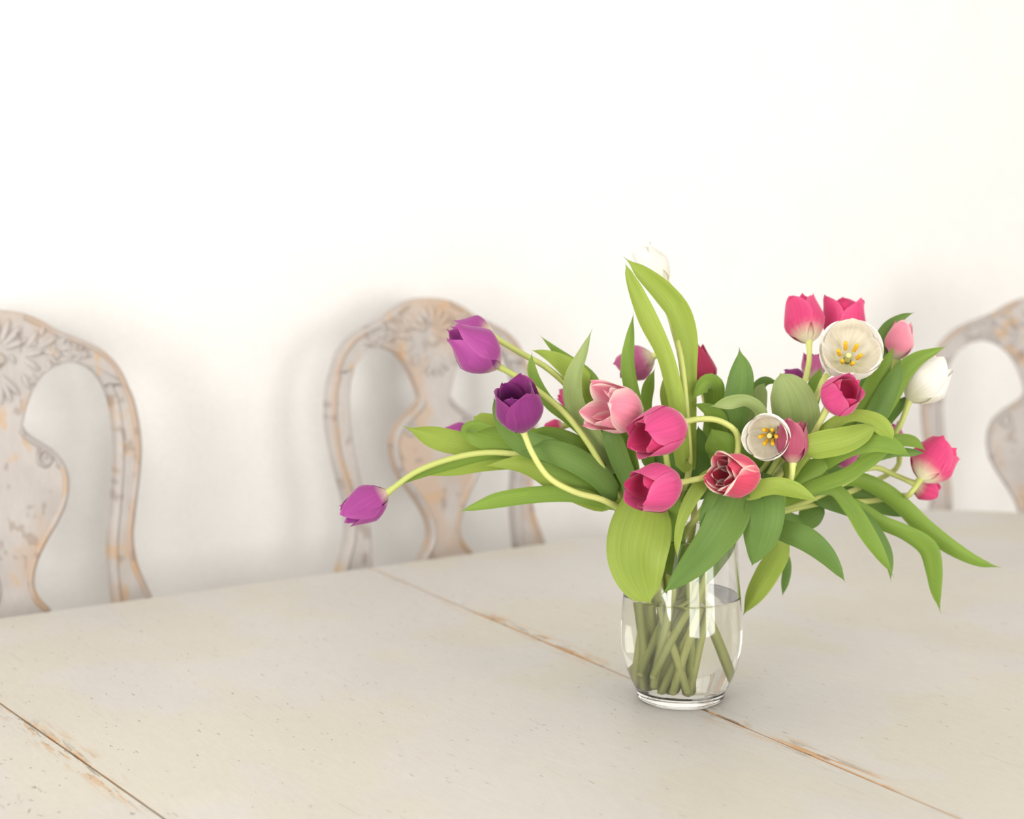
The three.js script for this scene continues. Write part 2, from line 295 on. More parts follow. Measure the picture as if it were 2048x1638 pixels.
// ---------------------------------------------------------------- glass vase and its water
const base = (() => { const p = at(1361, 1396, 1); const k = (TOP - EYE) / (p.y - EYE); return V3(p.x * k, TOP, p.z * k); })();
const D0 = -base.z, PX = D0 / F;                                      // metres per pixel at the vase
const glassMat = new THREE.MeshPhysicalMaterial({ color: '#ffffff', roughness: 0, transmission: 1, thickness: 0.003, ior: 1.5 });
const waterMat = new THREE.MeshPhysicalMaterial({ color: '#ffffff', roughness: 0, transmission: 1, thickness: 0.1, ior: 1.33, attenuationColor: new THREE.Color(0.93, 0.95, 0.80), attenuationDistance: 0.22 });
const VASE_H = 0.196, WATER_H = 0.124;
const outer = [[0.046, 0.0], [0.0505, 0.004], [0.0525, 0.012], [0.0600, 0.028], [0.0655, 0.044], [0.0688, 0.062], [0.0697, 0.080], [0.0690, 0.100], [0.0672, 0.125], [0.0652, 0.150], [0.0638, 0.172], [0.0632, VASE_H - 0.001]];
const outerCurve = new THREE.SplineCurve(outer.map(([r, y]) => new THREE.Vector2(r, y)));
const op = outerCurve.getPoints(60);
const wallT = 0.0022;
const innerR = (y) => { let k = 1; while (k < op.length - 1 && op[k].y < y) k++; const a = op[k - 1], b = op[k]; return lerp(a.x, b.x, clamp((y - a.y) / (b.y - a.y + 1e-9), 0, 1)) - wallT; };
const FLOOR_Y = 0.0125;
{
  const pts = [new THREE.Vector2(0, 0.0015), new THREE.Vector2(0.040, 0.0015), new THREE.Vector2(0.043, 0)];
  for (const p of op) pts.push(p);
  pts.push(new THREE.Vector2(0.0632 - wallT / 2, VASE_H));
  for (let k = 0; k <= 50; k++) { const y = lerp(VASE_H - 0.001, FLOOR_Y + 0.004, k / 50); pts.push(new THREE.Vector2(innerR(y), y)); }
  pts.push(new THREE.Vector2(innerR(FLOOR_Y) * 0.93, FLOOR_Y), new THREE.Vector2(0, FLOOR_Y));
  const vase = mesh('glass_vase', new THREE.LatheGeometry(pts, 96), glassMat); vase.position.copy(base);
  vase.userData = { label: 'clear rounded glass vase half full of water holding the tulips', category: 'vase' };
  const w = [new THREE.Vector2(0, FLOOR_Y - 0.0004), new THREE.Vector2(innerR(FLOOR_Y) * 0.93, FLOOR_Y - 0.0004)];
  for (let k = 0; k <= 40; k++) { const y = lerp(FLOOR_Y + 0.004, WATER_H, k / 40); w.push(new THREE.Vector2(innerR(y) + 0.0004, y)); }
  w.push(new THREE.Vector2(innerR(WATER_H) - 0.0015, WATER_H - 0.0008), new THREE.Vector2(0, WATER_H - 0.001));
  const water = mesh('vase_water', new THREE.LatheGeometry(w, 96), waterMat); water.position.copy(base);
  water.userData = { label: 'still clear water filling the lower half of the glass vase', category: 'water' };
}

// ---------------------------------------------------------------- tulips
const veinTex = dataTexture(256, 512, (i, j, c) => { const v = 226 + 26 * (noise(i / 3.2, j / 120, 81) * 0.6 + noise(i / 9, j / 200, 82) * 0.4) + 5 * (fbm(i / 30, j / 60, 83) - 0.5); c[0] = c[1] = c[2] = v; });
const petalMat = new THREE.MeshPhysicalMaterial({ vertexColors: true, map: veinTex, bumpMap: veinTex, bumpScale: 0.0004, roughness: 1, transmission: 0.30, thickness: 0, ior: 1.35, clearcoat: 0.18, clearcoatRoughness: 0.5, side: THREE.DoubleSide });
const leafMat = new THREE.MeshPhysicalMaterial({ vertexColors: true, map: veinTex, bumpMap: veinTex, bumpScale: 0.0006, roughness: 1, transmission: 0.22, thickness: 0, ior: 1.4, clearcoat: 0.3, clearcoatRoughness: 0.4, side: THREE.DoubleSide });
const stemMat = new THREE.MeshStandardMaterial({ vertexColors: true, roughness: 0.5 });
const antherMat = new THREE.MeshStandardMaterial({ color: '#e2b023', roughness: 0.9 });
const pistilMat = new THREE.MeshStandardMaterial({ color: '#d8d88a', roughness: 0.7 });
const C = (h) => new THREE.Color(h);
// petal colours: base of the cup, body, tip and margin
const PAL = {
  purple: { base: C('#e9dcb8'), body: C('#b04a9c'), edge: C('#c565ae'), inner: C('#8d2a86'), spread: 0.10 },
  plum: { base: C('#8a4a86'), body: C('#8e2f7e'), edge: C('#a8468f'), inner: C('#7a1a72'), spread: 0.08 },
  pink: { base: C('#f0e6c0'), body: C('#dd4f8c'), edge: C('#e46d9f'), inner: C('#dc3a76'), spread: 0.12 },
  cerise: { base: C('#f3ecca'), body: C('#ea4b86'), edge: C('#ee6a9a'), inner: C('#d83672'), spread: 0.20 },
  blush: { base: C('#f3e9d4'), body: C('#f99cb4'), edge: C('#fbe2da'), inner: C('#f78ea8'), spread: 0.18 },
  white: { base: C('#f1efd2'), body: C('#f8f6ee'), edge: C('#fbf9f3'), inner: C('#f6f0de'), spread: 0.16 },
  flamed: { base: C('#efe2c8'), body: C('#e2506f'), edge: C('#f7e3d6'), inner: C('#a91f3a'), spread: 0.10 },
  dusky: { base: C('#d9c3a4'), body: C('#b95672'), edge: C('#d58898'), inner: C('#a84460'), spread: 0.10 },
  lilac: { base: C('#e8e0c0'), body: C('#d06aa0'), edge: C('#dd8ab2'), inner: C('#b65596'), spread: 0.22 },
  crimson: { base: C('#ecdcc0'), body: C('#c23a62'), edge: C('#cc5074'), inner: C('#b53058'), spread: 0.22 },
};
// one petal of a cup-shaped head, in the head's own axes (y from base to tip); layer 0 outer, 1 inner
function petalGeometry(L, R, open, layer, phi, pal, o) {
  const nu = 10, nv = 16, pos = [], col = [], uv = [], idx = [];
  const ha = lerp(1.12, 1.28, rnd()) * (layer ? 0.92 : 1), len = L * lerp(0.94, 1.03, rnd()) * (layer ? (open < 0.45 ? 0.86 : 0.96) : 1), tipOut = rr(-0.06, 0.10) + o.flare, pointed = o.point, twist = rr(-0.08, 0.08);
  const k1 = C('#000'), inner = o.showInner ? 1 : 0, wob = rr(0, 6);
  for (let j = 0; j <= nv; j++) {
    const v = 1 - Math.pow(1 - j / nv, 1.8);
    const swell = Math.sin(Math.min(1, v / 0.52) * Math.PI / 2) ** 0.8;
    let rad = R * (v < 0.52 ? lerp(0.10, 1, swell) : lerp(1, open, sstep(0.42, 1.05, v)));
    rad *= (layer ? (open > 1 ? 0.965 : 0.88) : 1.0); if (v > 0.7) rad += R * tipOut * ((v - 0.7) / 0.3) ** 2;
    const half = ha * (0.30 + 0.70 * Math.sin(Math.min(1, v / 0.5) * Math.PI / 2)) * Math.pow(Math.max(0, 1 - Math.pow(Math.max(0, (v - 0.35) / 0.65), pointed)), 0.55);
    for (let i = 0; i <= nu; i++) {
      const u = i / nu * 2 - 1, a = phi + u * half + twist * v;
      const curl = 1 + 0.05 * u * u * (layer ? -1 : 1) + 0.035 * Math.sin(3 * u + wob) * v - 0.05 * Math.exp(-u * u * 30) * sstep(0.1, 0.6, v) * (layer ? 0 : -0.6);
      const rr_ = rad * curl, y = len * (v - 0.05 * u * u * v + 0.02 * Math.sin(5 * u + wob) * v * v);
      pos.push(rr_ * Math.cos(a), y, rr_ * Math.sin(a)); uv.push(u * 0.5 + 0.5 + phi, v * 0.5 + phi * 0.3);
      const st = 0.5 + 0.5 * noise(u * 7 + phi * 5, v * 2.0, 91), b = 1 - sstep(o.spread * 0.35, o.spread * (1.1 + 0.9 * st), v), e = sstep(o.edgeFrom, 1.0, Math.abs(u) * 0.72 + v * v * 0.42) * o.edge;
      k1.copy(layer && o.showInner ? pal.inner : pal.body).lerp(pal.edge, e); k1.lerp(pal.base, b);
      const f = 0.94 + 0.12 * st; col.push(k1.r * f, k1.g * f, k1.b * f);
    }
  }
  for (let j = 0; j < nv; j++) for (let i = 0; i < nu; i++) { const a = j * (nu + 1) + i, b = a + nu + 1; idx.push(a, b, a + 1, b, b + 1, a + 1); }
  const g = new THREE.BufferGeometry();
  g.setAttribute('position', new THREE.Float32BufferAttribute(pos, 3)); g.setAttribute('color', new THREE.Float32BufferAttribute(col, 3)); g.setAttribute('uv', new THREE.Float32BufferAttribute(uv, 2));
  g.setIndex(idx); g.computeVertexNormals(); return g;
}
const rimC = base.clone().setY(TOP + VASE_H);
const stems = [];
// head: base pixel, tip pixel, width in pixels, depth offsets of base and tip; path: [px, py, dz] from the head down to the vase
function tulip(label, palette, hb, ht, width, dz, opt = {}, path = []) {
  const o = { open: 0.55, edge: 0.7, edgeFrom: 0.55, point: 3.8, flare: 0, petals: 6, showInner: true, stamens: false, r: 0.0038, ...opt };
  const pal = PAL[palette]; o.spread = o.spread ?? pal.spread;
  const B = at(hb[0], hb[1], D0 + dz[0]), Tp = at(ht[0], ht[1], D0 + dz[1]), dir = Tp.clone().sub(B), L = dir.length(); dir.normalize();
  const R = width * (D0 + (dz[0] + dz[1]) / 2) / F / 2 / 1.03;
  const g = thing('tulip', label, 'tulip', 'cut tulips in the glass vase');
  const n = stems.length;
  // stem: from the vase floor through the neck to the head
  const out = V3(B.x - rimC.x, 0, B.z - rimC.z); const od = out.length(); out.normalize();
  const ang = Math.atan2(out.z, out.x) + rr(-0.35, 0.35), nr = clamp(od * 0.35, 0.008, 0.050) * rr(0.75, 1.0);
  const neck = rimC.clone().add(V3(Math.cos(ang) * nr, -0.006, Math.sin(ang) * nr));
  const fa = n * 2.39996 + 0.6, fr = 0.047 * Math.sqrt(((n * 7) % 27 + 0.5) / 27), fx = Math.cos(fa) * fr, high = fx < -0.02 ? rr(0.006, 0.03) : rr(0, 0.008);
  const foot = base.clone().add(V3(n === 24 ? 0.044 : fx > 0.016 ? -fx * 0.9 : fx < -0.02 ? fx - high * 0.25 : fx, FLOOR_Y + 0.005 + high, n === 24 ? -0.008 : Math.sin(fa) * fr));
  const mid = foot.clone().lerp(neck, 0.5); mid.add(V3(rr(-0.004, 0.004), 0, rr(-0.004, 0.004)));
  const pts = [foot, mid, neck];
  for (const [px, py, d] of path.slice().reverse()) pts.push(at(px, py, D0 + (d ?? dz[0])));
  if (!path.length) pts.push(neck.clone().lerp(B, 0.5).add(V3(out.x * -0.01, 0.015 * 0, out.z * -0.01)));
  const entry = B.clone().addScaledVector(dir, -0.022); if (path.length === 0 || entry.distanceTo(pts[pts.length - 1]) > 0.02) pts.push(entry);
  pts.push(B.clone().addScaledVector(dir, 0.003));
  const curve = new THREE.CatmullRomCurve3(pts, false, 'centripetal');
  const seg = 56, rad = 8, tg = new THREE.TubeGeometry(curve, seg, o.r, rad), tp = tg.attributes.position, tc = new Float32Array(tp.count * 3), c0 = C('#ced180'), c1 = C('#a2ae58'), kk = C('#000'), tint = rr(-0.5, 0.5);
  for (let i = 0; i < tp.count; i++) {
    const t = Math.floor(i / (rad + 1)) / seg, q = curve.getPointAt(t), f = lerp(1.12, 0.86, t) + 0.35 * sstep(0.975, 1, t);
    tp.setXYZ(i, q.x + (tp.getX(i) - q.x) * f, q.y + (tp.getY(i) - q.y) * f, q.z + (tp.getZ(i) - q.z) * f);
    kk.copy(c0).lerp(c1, clamp(0.5 + tint + 0.5 * (noise(t * 9 + n, n, 95) - 0.5), 0, 1)); tc.set([kk.r, kk.g, kk.b], i * 3);
  }
  tg.setAttribute('color', new THREE.BufferAttribute(tc, 3));
  const cap = new THREE.SphereGeometry(o.r * 1.1, 8, 5).translate(foot.x, foot.y, foot.z); cap.setAttribute('color', new THREE.BufferAttribute(new Float32Array(cap.attributes.position.count * 3).map((_, i) => [c0.r, c0.g, c0.b][i % 3]), 3));
  mesh('stem', mergeGeometries([tg, cap]), stemMat, g);
  const samples = curve.getSpacedPoints(60).filter((p) => p.y > TOP + WATER_H + 0.005);
  stems.push({ g, curve, samples, leaves: 0 });
  // head
  const q = new THREE.Quaternion().setFromUnitVectors(V3(0, 1, 0), dir), m = new THREE.Matrix4().compose(B, q, V3(1, 1, 1)), spin = opt.spin ?? rr(0, 6.28);
  const rings = o.petals > 6 ? [[3, 0], [4, 0.5], [o.petals - 7, 1]] : [[3, 0], [3, 1]];
  rings.forEach(([cnt, lay], ri) => {
    for (let k = 0; k < cnt; k++) {
      const pg = petalGeometry(L, R * (1 - ri * (o.petals > 6 ? 0.14 : 0)), o.open, lay === 1 ? 1 : 0, spin + ri * Math.PI / 3 + k * 2 * Math.PI / cnt + rr(-0.1, 0.1), pal, o);
      mesh('petal', pg.applyMatrix4(m), petalMat, g);
    }
  });
  if (o.stamens) {
    const ov = new THREE.CylinderGeometry(0.0028, 0.0036, L * 0.34, 10).translate(0, L * 0.20, 0); mesh('pistil', ov.applyMatrix4(m), pistilMat, g);
    for (let k = 0; k < 6; k++) { const a = k * Math.PI / 3 + 0.3; const an = new THREE.CapsuleGeometry(0.0023, 0.011, 3, 8).rotateX(0.25).rotateY(-a + Math.PI / 2).translate(Math.cos(a) * R * 0.34, L * 0.40, Math.sin(a) * R * 0.34); mesh('stamen', an.applyMatrix4(m), antherMat, g); }
  }
  return g;
}

const PP = { open: 0.26, edge: 0.6, flare: -0.04, point: 5, spin: 2.4 };
tulip('pale-based purple tulip partly behind the fuller purple bloom at the chair crest', 'purple', [987, 672], [906, 650], 66, [0.00, 0.01], { ...PP, spread: 0.2 }, [[1045, 708, 0.0], [1094, 736, 0.0], [1150, 790, 0.0], [1200, 880, 0.0], [1240, 980, -0.01]]);
tulip('full purple tulip nodding towards the chair crest, wrinkled overlapping petals', 'purple', [1000, 735], [900, 660], 102, [-0.04, -0.055], { ...PP, open: 0.36 }, [[1040, 757, -0.04], [1079, 784, -0.045], [1129, 826, -0.05], [1173, 881, -0.05], [1202, 930, -0.05], [1240, 1000, -0.045]]);
tulip('deep plum tulip cup opening upwards with a leaf beside it', 'plum', [1046, 863], [1029, 768], 98, [-0.08, -0.108], { open: 0.80, edge: 0.5, spin: 0.9 }, [[1064, 905, -0.085], [1098, 955, -0.085], [1150, 984, -0.08], [1215, 1004, -0.065]]);
tulip('purple tulip drooping low past the vase on a long arched stem', 'purple', [778, 984], [684, 1036], 78, [-0.03, -0.035], { open: 0.62, edge: 0.6, point: 2.2 }, [[830, 945, -0.03], [900, 918, -0.03], [975, 905, -0.03], [1060, 914, -0.03], [1150, 950, -0.035], [1225, 1008, -0.04]]);
tulip('mauve tulip lying behind the pointed leaf in front of the splat', 'purple', [958, 872], [876, 874], 60, [0.12, 0.12], { open: 0.5, spread: 0.2 }, [[1040, 880, 0.1], [1160, 930, 0.06]]);
tulip('pale pink tulip with pointed white-edged petals behind the round magenta bloom', 'blush', [1284, 832], [1186, 806], 98, [-0.055, -0.085], { open: 0.95, edge: 0.9, edgeFrom: 0.45, point: 1.6, petals: 9, flare: 0.12 }, [[1318, 870, -0.05], [1335, 930, -0.045]]);
tulip('magenta tulip under the pale pink bloom, cup tipped to show its inside', 'pink', [1370, 843], [1268, 882], 102, [-0.085, -0.125], { open: 0.74, spin: 0.4 }, [[1400, 838, -0.08], [1440, 842, -0.07], [1474, 868, -0.06], [1468, 930, -0.05]]);
tulip('magenta tulip above the broad bright leaf hanging over the vase rim', 'pink', [1360, 965], [1264, 986], 102, [-0.105, -0.145], { open: 0.74, spin: 1.3 }, [[1395, 958, -0.10], [1428, 952, -0.09], [1440, 985, -0.07]]);
tulip('red and white flamed double tulip with curled cream petal margins', 'flamed', [1514, 956], [1432, 945], 92, [-0.095, -0.13], { open: 0.85, edge: 1, edgeFrom: 0.66, petals: 12, point: 3.2, flare: 0.05 }, [[1532, 975, -0.085], [1490, 1010, -0.07]]);
tulip('small open white tulip showing yellow stamens above the red flamed bloom', 'white', [1543, 868], [1531, 878], 86, [-0.05, -0.083], { open: 1.08, stamens: true }, [[1560, 900, -0.03], [1530, 960, -0.03]]);
tulip('dusky rose tulip tucked behind the small open white bloom', 'dusky', [1586, 930], [1584, 840], 70, [-0.075, -0.06], { open: 0.75 }, [[1580, 962, -0.075], [1530, 1000, -0.05]]);
tulip('bright pink tulip seen from behind, broad cream base, tallest stem pair', 'cerise', [1619, 686], [1599, 600], 82, [0.05, 0.085], { open: 0.72 }, [[1618, 725, 0.04], [1606, 775, 0.03], [1585, 840, 0.02], [1530, 930, 0.0]]);
tulip('bright pink tulip standing directly behind the big white bloom', 'cerise', [1690, 700], [1688, 592], 88, [0.10, 0.105], { open: 0.88, spread: 0.1 }, [[1680, 760, 0.08], [1600, 900, 0.03]]);
tulip('large white tulip cup in front of the tall bright pink blooms', 'white', [1694, 722], [1704, 690], 122, [-0.005, -0.047], { open: 1.03, stamens: true, spin: 1.57, point: 2.8 }, [[1652, 752, -0.005], [1632, 796, -0.01], [1600, 870, -0.015], [1530, 960, -0.02]]);
tulip('pink and white striped tulip half hidden under the cream-based pink bloom', 'lilac', [1628, 762], [1626, 704], 50, [0.10, 0.10], { open: 0.8, spread: 0.34 }, [[1610, 830, 0.08], [1520, 940, 0.03]]);
tulip('small violet tulip bud beside the striped pink bloom', 'purple', [1612, 756], [1568, 746], 30, [0.13, 0.13], { open: 0.5 }, [[1620, 800, 0.12], [1540, 930, 0.05]]);
tulip('rose tulip with pale streaked edges wrapped by upright leaves', 'blush', [1790, 722], [1808, 640], 60, [0.05, 0.05], { open: 0.62, edge: 0.5 }, [[1770, 790, 0.045], [1690, 900, 0.03], [1560, 985, 0.01]]);
tulip('closed ivory tulip leaning out in front of the far chair', 'white', [1816, 802], [1890, 722], 98, [0.05, 0.055], { open: 0.56, spread: 0.24, showInner: false }, [[1800, 850, 0.045], [1772, 892, 0.04], [1720, 945, 0.02], [1620, 1000, 0.0]]);
tulip('round magenta tulip with dark open mouth just under the large white bloom', 'pink', [1656, 812], [1706, 772], 84, [-0.05, -0.085], { open: 0.70, spin: 2.2 }, [[1640, 845, -0.045], [1600, 910, -0.04], [1530, 980, -0.035]]);
tulip('pink tulip with cream base and layered petals leaning over the rounded table end', 'cerise', [1840, 960], [1890, 890], 92, [0.05, 0.07], { open: 0.8, petals: 9, spread: 0.2 }, [[1804, 991, 0.075], [1740, 1002, 0.085], [1640, 1006, 0.03]]);
tulip('pink tulip drooping below the cream-based layered bloom', 'cerise', [1826, 966], [1872, 984], 52, [0.085, 0.09], { open: 0.8, spread: 0.24 }, [[1785, 948, 0.08], [1750, 935, 0.07], [1690, 955, 0.05], [1600, 1000, 0.02]]);
tulip('small mauve-pink tulip bud lying under the wide arching leaf', 'lilac', [1672, 934], [1714, 900], 38, [0.0, 0.0], { open: 0.6, spread: 0.1 }, [[1640, 958, 0.0], [1560, 1010, 0.0]]);
tulip('soft lilac-pink tulip nodding behind the tall twin leaves', 'lilac', [1309, 712], [1236, 742], 74, [0.12, 0.13], { open: 0.7, spread: 0.17 }, [[1332, 732, 0.11], [1352, 800, 0.09], [1370, 950, 0.04]]);
tulip('crimson tulip standing behind the tallest leaf', 'crimson', [1408, 790], [1394, 688], 66, [0.11, 0.11], { open: 0.4 }, [[1412, 850, 0.09], [1390, 980, 0.04]]);
tulip('pale white tulip at the very top behind the tip of the tallest leaf', 'white', [1334, 568], [1276, 494], 68, [0.10, 0.11], { open: 0.62, showInner: false }, [[1336, 610, 0.06], [1346, 655, 0.0], [1361, 712, -0.03], [1370, 785, -0.04], [1374, 846, -0.04], [1378, 940, -0.03]]);
tulip('pink tulip bud behind the leaves under the plum bloom', 'cerise', [1130, 852], [1088, 858], 34, [0.12, 0.12], { open: 0.6, spread: 0.2 }, [[1190, 900, 0.1]]);
tulip('pink tulip glimpsed behind the upright curling leaf beside the plum bloom', 'pink', [1154, 806], [1116, 786], 38, [0.13, 0.13], { open: 0.6 }, [[1210, 880, 0.1]]);
tulip('light pink tulip glimpsed behind the ivory bloom stem', 'lilac', [1800, 905], [1786, 846], 34, [0.13, 0.13], { open: 0.6 }, [[1796, 932, 0.125], [1750, 962, 0.11], [1640, 1004, 0.04]]);

// leaves: [tone, cup, tilt, points from stem end to tip [px, py, dz, half width px]]
const TONE = { y: ['#9db24a', '#8aa138'], m: ['#83a23c', '#70902e'], g: ['#6f9040', '#5d8034'], p: ['#9fb070', '#8fa45e'] };
function leaf(tone, cup, tilt, pts, fold = 0, from = TOP + VASE_H - 0.004) {
  const P = pts.map(([x, y, d]) => at(x, y, D0 + d)), W = pts.map(([x, y, d, w]) => w * (D0 + d) / F);
  // the stem it grows from: the nearest one that does not yet carry three leaves
  let best = null, bd = 1e9, bp = null;
  for (const s of stems) { if (s.leaves >= 4) continue; for (const p of s.samples) { if (p.y > Math.max(P[0].y + 0.01, from + 0.025) || p.y < from) continue; const d = p.distanceTo(P[0]) + s.leaves * 0.012; if (d < bd) { bd = d; best = s; bp = p; } } }
  best.leaves++;
  const gap = bp.distanceTo(P[0]);
  if (gap > 0.03) { P.unshift(bp.clone().lerp(P[0], 0.5).add(V3(0, 0.006, 0))); W.unshift(Math.max(W[0] * 0.75, 0.008)); }
  P.unshift(bp.clone()); W.unshift(0.005);
  const curve = new THREE.CatmullRomCurve3(P, false, 'centripetal'), nv = 34, nu = 8, N = P.length - 1;
  const wAt = (t) => { const x = t * N, i = Math.min(N - 1, Math.floor(x)), f = x - i, a = W[Math.max(0, i - 1)], b = W[i], c = W[i + 1], d = W[Math.min(N, i + 2)]; return Math.max(0, 0.5 * (2 * b + (c - a) * f + (2 * a - 5 * b + 4 * c - d) * f * f + (3 * b - a - 3 * c + d) * f * f * f)); };
  const pos = [], col = [], uv = [], idx = [], ca = C(TONE[tone][0]), cb = C(TONE[tone][1]), k = C('#000'), ph = rr(0, 10), eye = camera.position;
  let prev = null, len = 0, lastP = null;
  for (let j = 0; j <= nv; j++) {
    const t = j / nv, p = curve.getPoint(t), T = curve.getTangent(t), V = eye.clone().sub(p).normalize();
    if (lastP) len += p.distanceTo(lastP); lastP = p;
    let S = T.clone().cross(V); if (S.lengthSq() < 0.02 && prev) S.copy(prev); S.normalize(); if (prev && S.dot(prev) < 0) S.negate();
    if (prev) S.lerp(prev, 0.35).normalize(); prev = S.clone();
    const Nn = S.clone().cross(T).normalize(); if (Nn.dot(V) < 0) Nn.negate();
    const a = tilt * Math.sin(Math.PI * Math.min(1, t * 1.1)), ss = S.clone().multiplyScalar(Math.cos(a)).addScaledVector(Nn, Math.sin(a)), nn = Nn.clone().multiplyScalar(Math.cos(a)).addScaledVector(S, -Math.sin(a));
    const tipT = sstep(1.0, 0.90, t), w = wAt(t) / Math.cos(a) * (t >= 1 ? 0 : 0.25 + 0.75 * tipT);
    for (let i = 0; i <= nu; i++) {
      const u = i / nu * 2 - 1, bow = cup * w * (1 - u * u) + fold * w * (1 - Math.abs(u)) + 0.03 * w * Math.sin(ph + t * 14 + u * 2) * Math.abs(u);
      pos.push(p.x + ss.x * w * u + nn.x * bow, p.y + ss.y * w * u + nn.y * bow, p.z + ss.z * w * u + nn.z * bow);
      uv.push((u * 0.5 + 0.5) * 0.9, len * 4 + ph);
      const f = noise(u * 1.6 + ph, t * 4 + ph, 97); k.copy(ca).lerp(cb, f); col.push(k.r, k.g, k.b);
    }
  }
  for (let j = 0; j < nv; j++) for (let i = 0; i < nu; i++) { const a = j * (nu + 1) + i, b = a + nu + 1; idx.push(a, b, a + 1, b, b + 1, a + 1); }
  const g = new THREE.BufferGeometry();
  g.setAttribute('position', new THREE.Float32BufferAttribute(pos, 3)); g.setAttribute('color', new THREE.Float32BufferAttribute(col, 3)); g.setAttribute('uv', new THREE.Float32BufferAttribute(uv, 2));
  g.setIndex(idx); g.computeVertexNormals();
  mesh('leaf', g, leafMat, best.g);
}
// --- spray over the near chair side
leaf('y', -0.25, 0.2, [[1150, 945, 0.0, 22], [1060, 915, 0.0, 24], [968, 896, 0.0, 20], [924, 888, 0.0, 24], [865, 874, 0.0, 22], [802, 851, 0.0, 0]]);
leaf('m', 0.3, -0.2, [[1170, 950, -0.02, 22], [1100, 915, -0.02, 26], [1020, 885, -0.02, 26], [960, 872, -0.02, 24], [936, 862, -0.02, 16], [950, 852, -0.035, 12], [990, 853, -0.05, 4]]);
leaf('y', 0.2, 0.2, [[1120, 900, 0.03, 20], [1050, 872, 0.03, 22], [985, 850, 0.03, 22], [955, 838, 0.03, 14], [947, 832, 0.03, 0]]);
leaf('g', 0.3, 0.3, [[1180, 940, -0.04, 22], [1110, 905, -0.05, 26], [1050, 885, -0.058, 26], [1012, 850, -0.07, 20], [994, 820, -0.075, 10], [987, 792, -0.08, 0]]);
leaf('m', 0.15, 0.5, [[1140, 935, -0.01, 14], [1060, 908, -0.015, 14], [980, 908, -0.02, 12], [900, 930, -0.02, 10], [830, 955, -0.02, 5], [780, 978, -0.02, 0]]);
leaf('y', -0.2, -0.3, [[1150, 960, -0.02, 18], [1060, 925, -0.02, 16], [980, 925, -0.02, 17], [905, 937, -0.02, 15], [835, 953, -0.02, 0]]);
leaf('y', 0.25, 0.2, [[1200, 1000, -0.03, 24], [1130, 965, -0.04, 30], [1060, 930, -0.04, 22], [1010, 928, -0.04, 10], [962, 933, -0.04, 0]]);
leaf('m', 0.3, -0.2, [[1215, 1008, -0.05, 12], [1158, 991, -0.06, 15], [1090, 988, -0.06, 17], [997, 1000, -0.06, 16], [955, 1012, -0.06, 9], [915, 1024, -0.06, 0]]);
leaf('m', 0.2, 0.2, [[1225, 970, -0.02, 22], [1190, 930, -0.02, 28], [1140, 895, -0.02, 30], [1085, 878, -0.02, 26], [1040, 872, -0.02, 0]]);
leaf('g', 0.3, -0.25, [[1230, 990, -0.05, 18], [1195, 950, -0.055, 24], [1140, 915, -0.06, 26], [1085, 900, -0.06, 20], [1040, 905, -0.06, 0]]);
leaf('m', -0.2, 0.3, [[1215, 995, -0.045, 12], [1170, 965, -0.05, 16], [1110, 935, -0.05, 16], [1060, 912, -0.05, 0]]);
leaf('m', 0.3, 0.2, [[1230, 900, 0.02, 20], [1205, 830, 0.02, 22], [1175, 760, 0.02, 20], [1135, 722, 0.02, 13], [1105, 695, 0.02, 6], [1078, 669, 0.02, 0]]);
leaf('y', 0.25, -0.3, [[1220, 890, 0.01, 22], [1180, 800, 0.0, 26], [1150, 748, 0.0, 24], [1115, 720, 0.0, 16], [1085, 706, 0.0, 7], [1061, 700, 0.0, 0]]);
leaf('p', -0.3, 0.35, [[1225, 930, -0.03, 14], [1200, 890, -0.04, 17], [1165, 840, -0.045, 20], [1146, 795, -0.05, 20], [1147, 752, -0.05, 17], [1167, 702, -0.05, 9], [1186, 654, -0.05, 0]]);
leaf('m', 0.2, -0.4, [[1190, 890, -0.02, 14], [1140, 838, -0.02, 13], [1098, 805, -0.02, 12], [1073, 765, -0.02, 11], [1063, 735, -0.02, 9], [1064, 702, -0.02, 0]]);
leaf('m', 0.2, 0.3, [[1250, 960, -0.02, 18], [1225, 880, -0.02, 18], [1208, 820, -0.02, 18], [1190, 770, -0.01, 12], [1180, 745, -0.01, 0]]);
leaf('g', 0.2, 0.2, [[1262, 985, -0.05, 16], [1240, 920, -0.05, 20], [1222, 870, -0.05, 18], [1205, 835, -0.04, 0]]);
leaf('m', -0.2, 0.3, [[1275, 990, -0.04, 14], [1262, 930, -0.04, 16], [1250, 880, -0.03, 14], [1240, 850, -0.03, 0]]);
// --- tall leaves
leaf('y', 0.25, 0.35, [[1368, 930, -0.04, 16], [1357, 830, -0.045, 17], [1345, 765, -0.045, 17], [1328, 705, -0.045, 17], [1297, 640, -0.045, 20], [1272, 582, -0.045, 15], [1258, 548, -0.045, 8], [1250, 524, -0.045, 0]]);
leaf('y', -0.3, -0.3, [[1380, 930, -0.02, 12], [1380, 820, -0.02, 13], [1378, 740, -0.02, 16], [1374, 680, -0.02, 22], [1358, 625, -0.025, 24], [1325, 583, -0.03, 22], [1285, 546, -0.04, 15], [1245, 512, -0.045, 0]]);
leaf('m', 0.25, -0.25, [[1305, 930, 0.0, 16], [1282, 850, 0.0, 16], [1262, 775, 0.0, 15], [1255, 725, 0.0, 14], [1260, 675, 0.0, 9], [1268, 620, 0.0, 0]]);
leaf('m', 0.2, 0.2, [[1315, 920, 0.03, 12], [1293, 817, 0.03, 11], [1297, 773, 0.03, 12], [1311, 734, 0.03, 0]]);
leaf('y', 0.2, 0.2, [[1350, 930, 0.01, 14], [1338, 820, 0.01, 14], [1333, 780, 0.01, 13], [1333, 735, 0.01, 0]]);
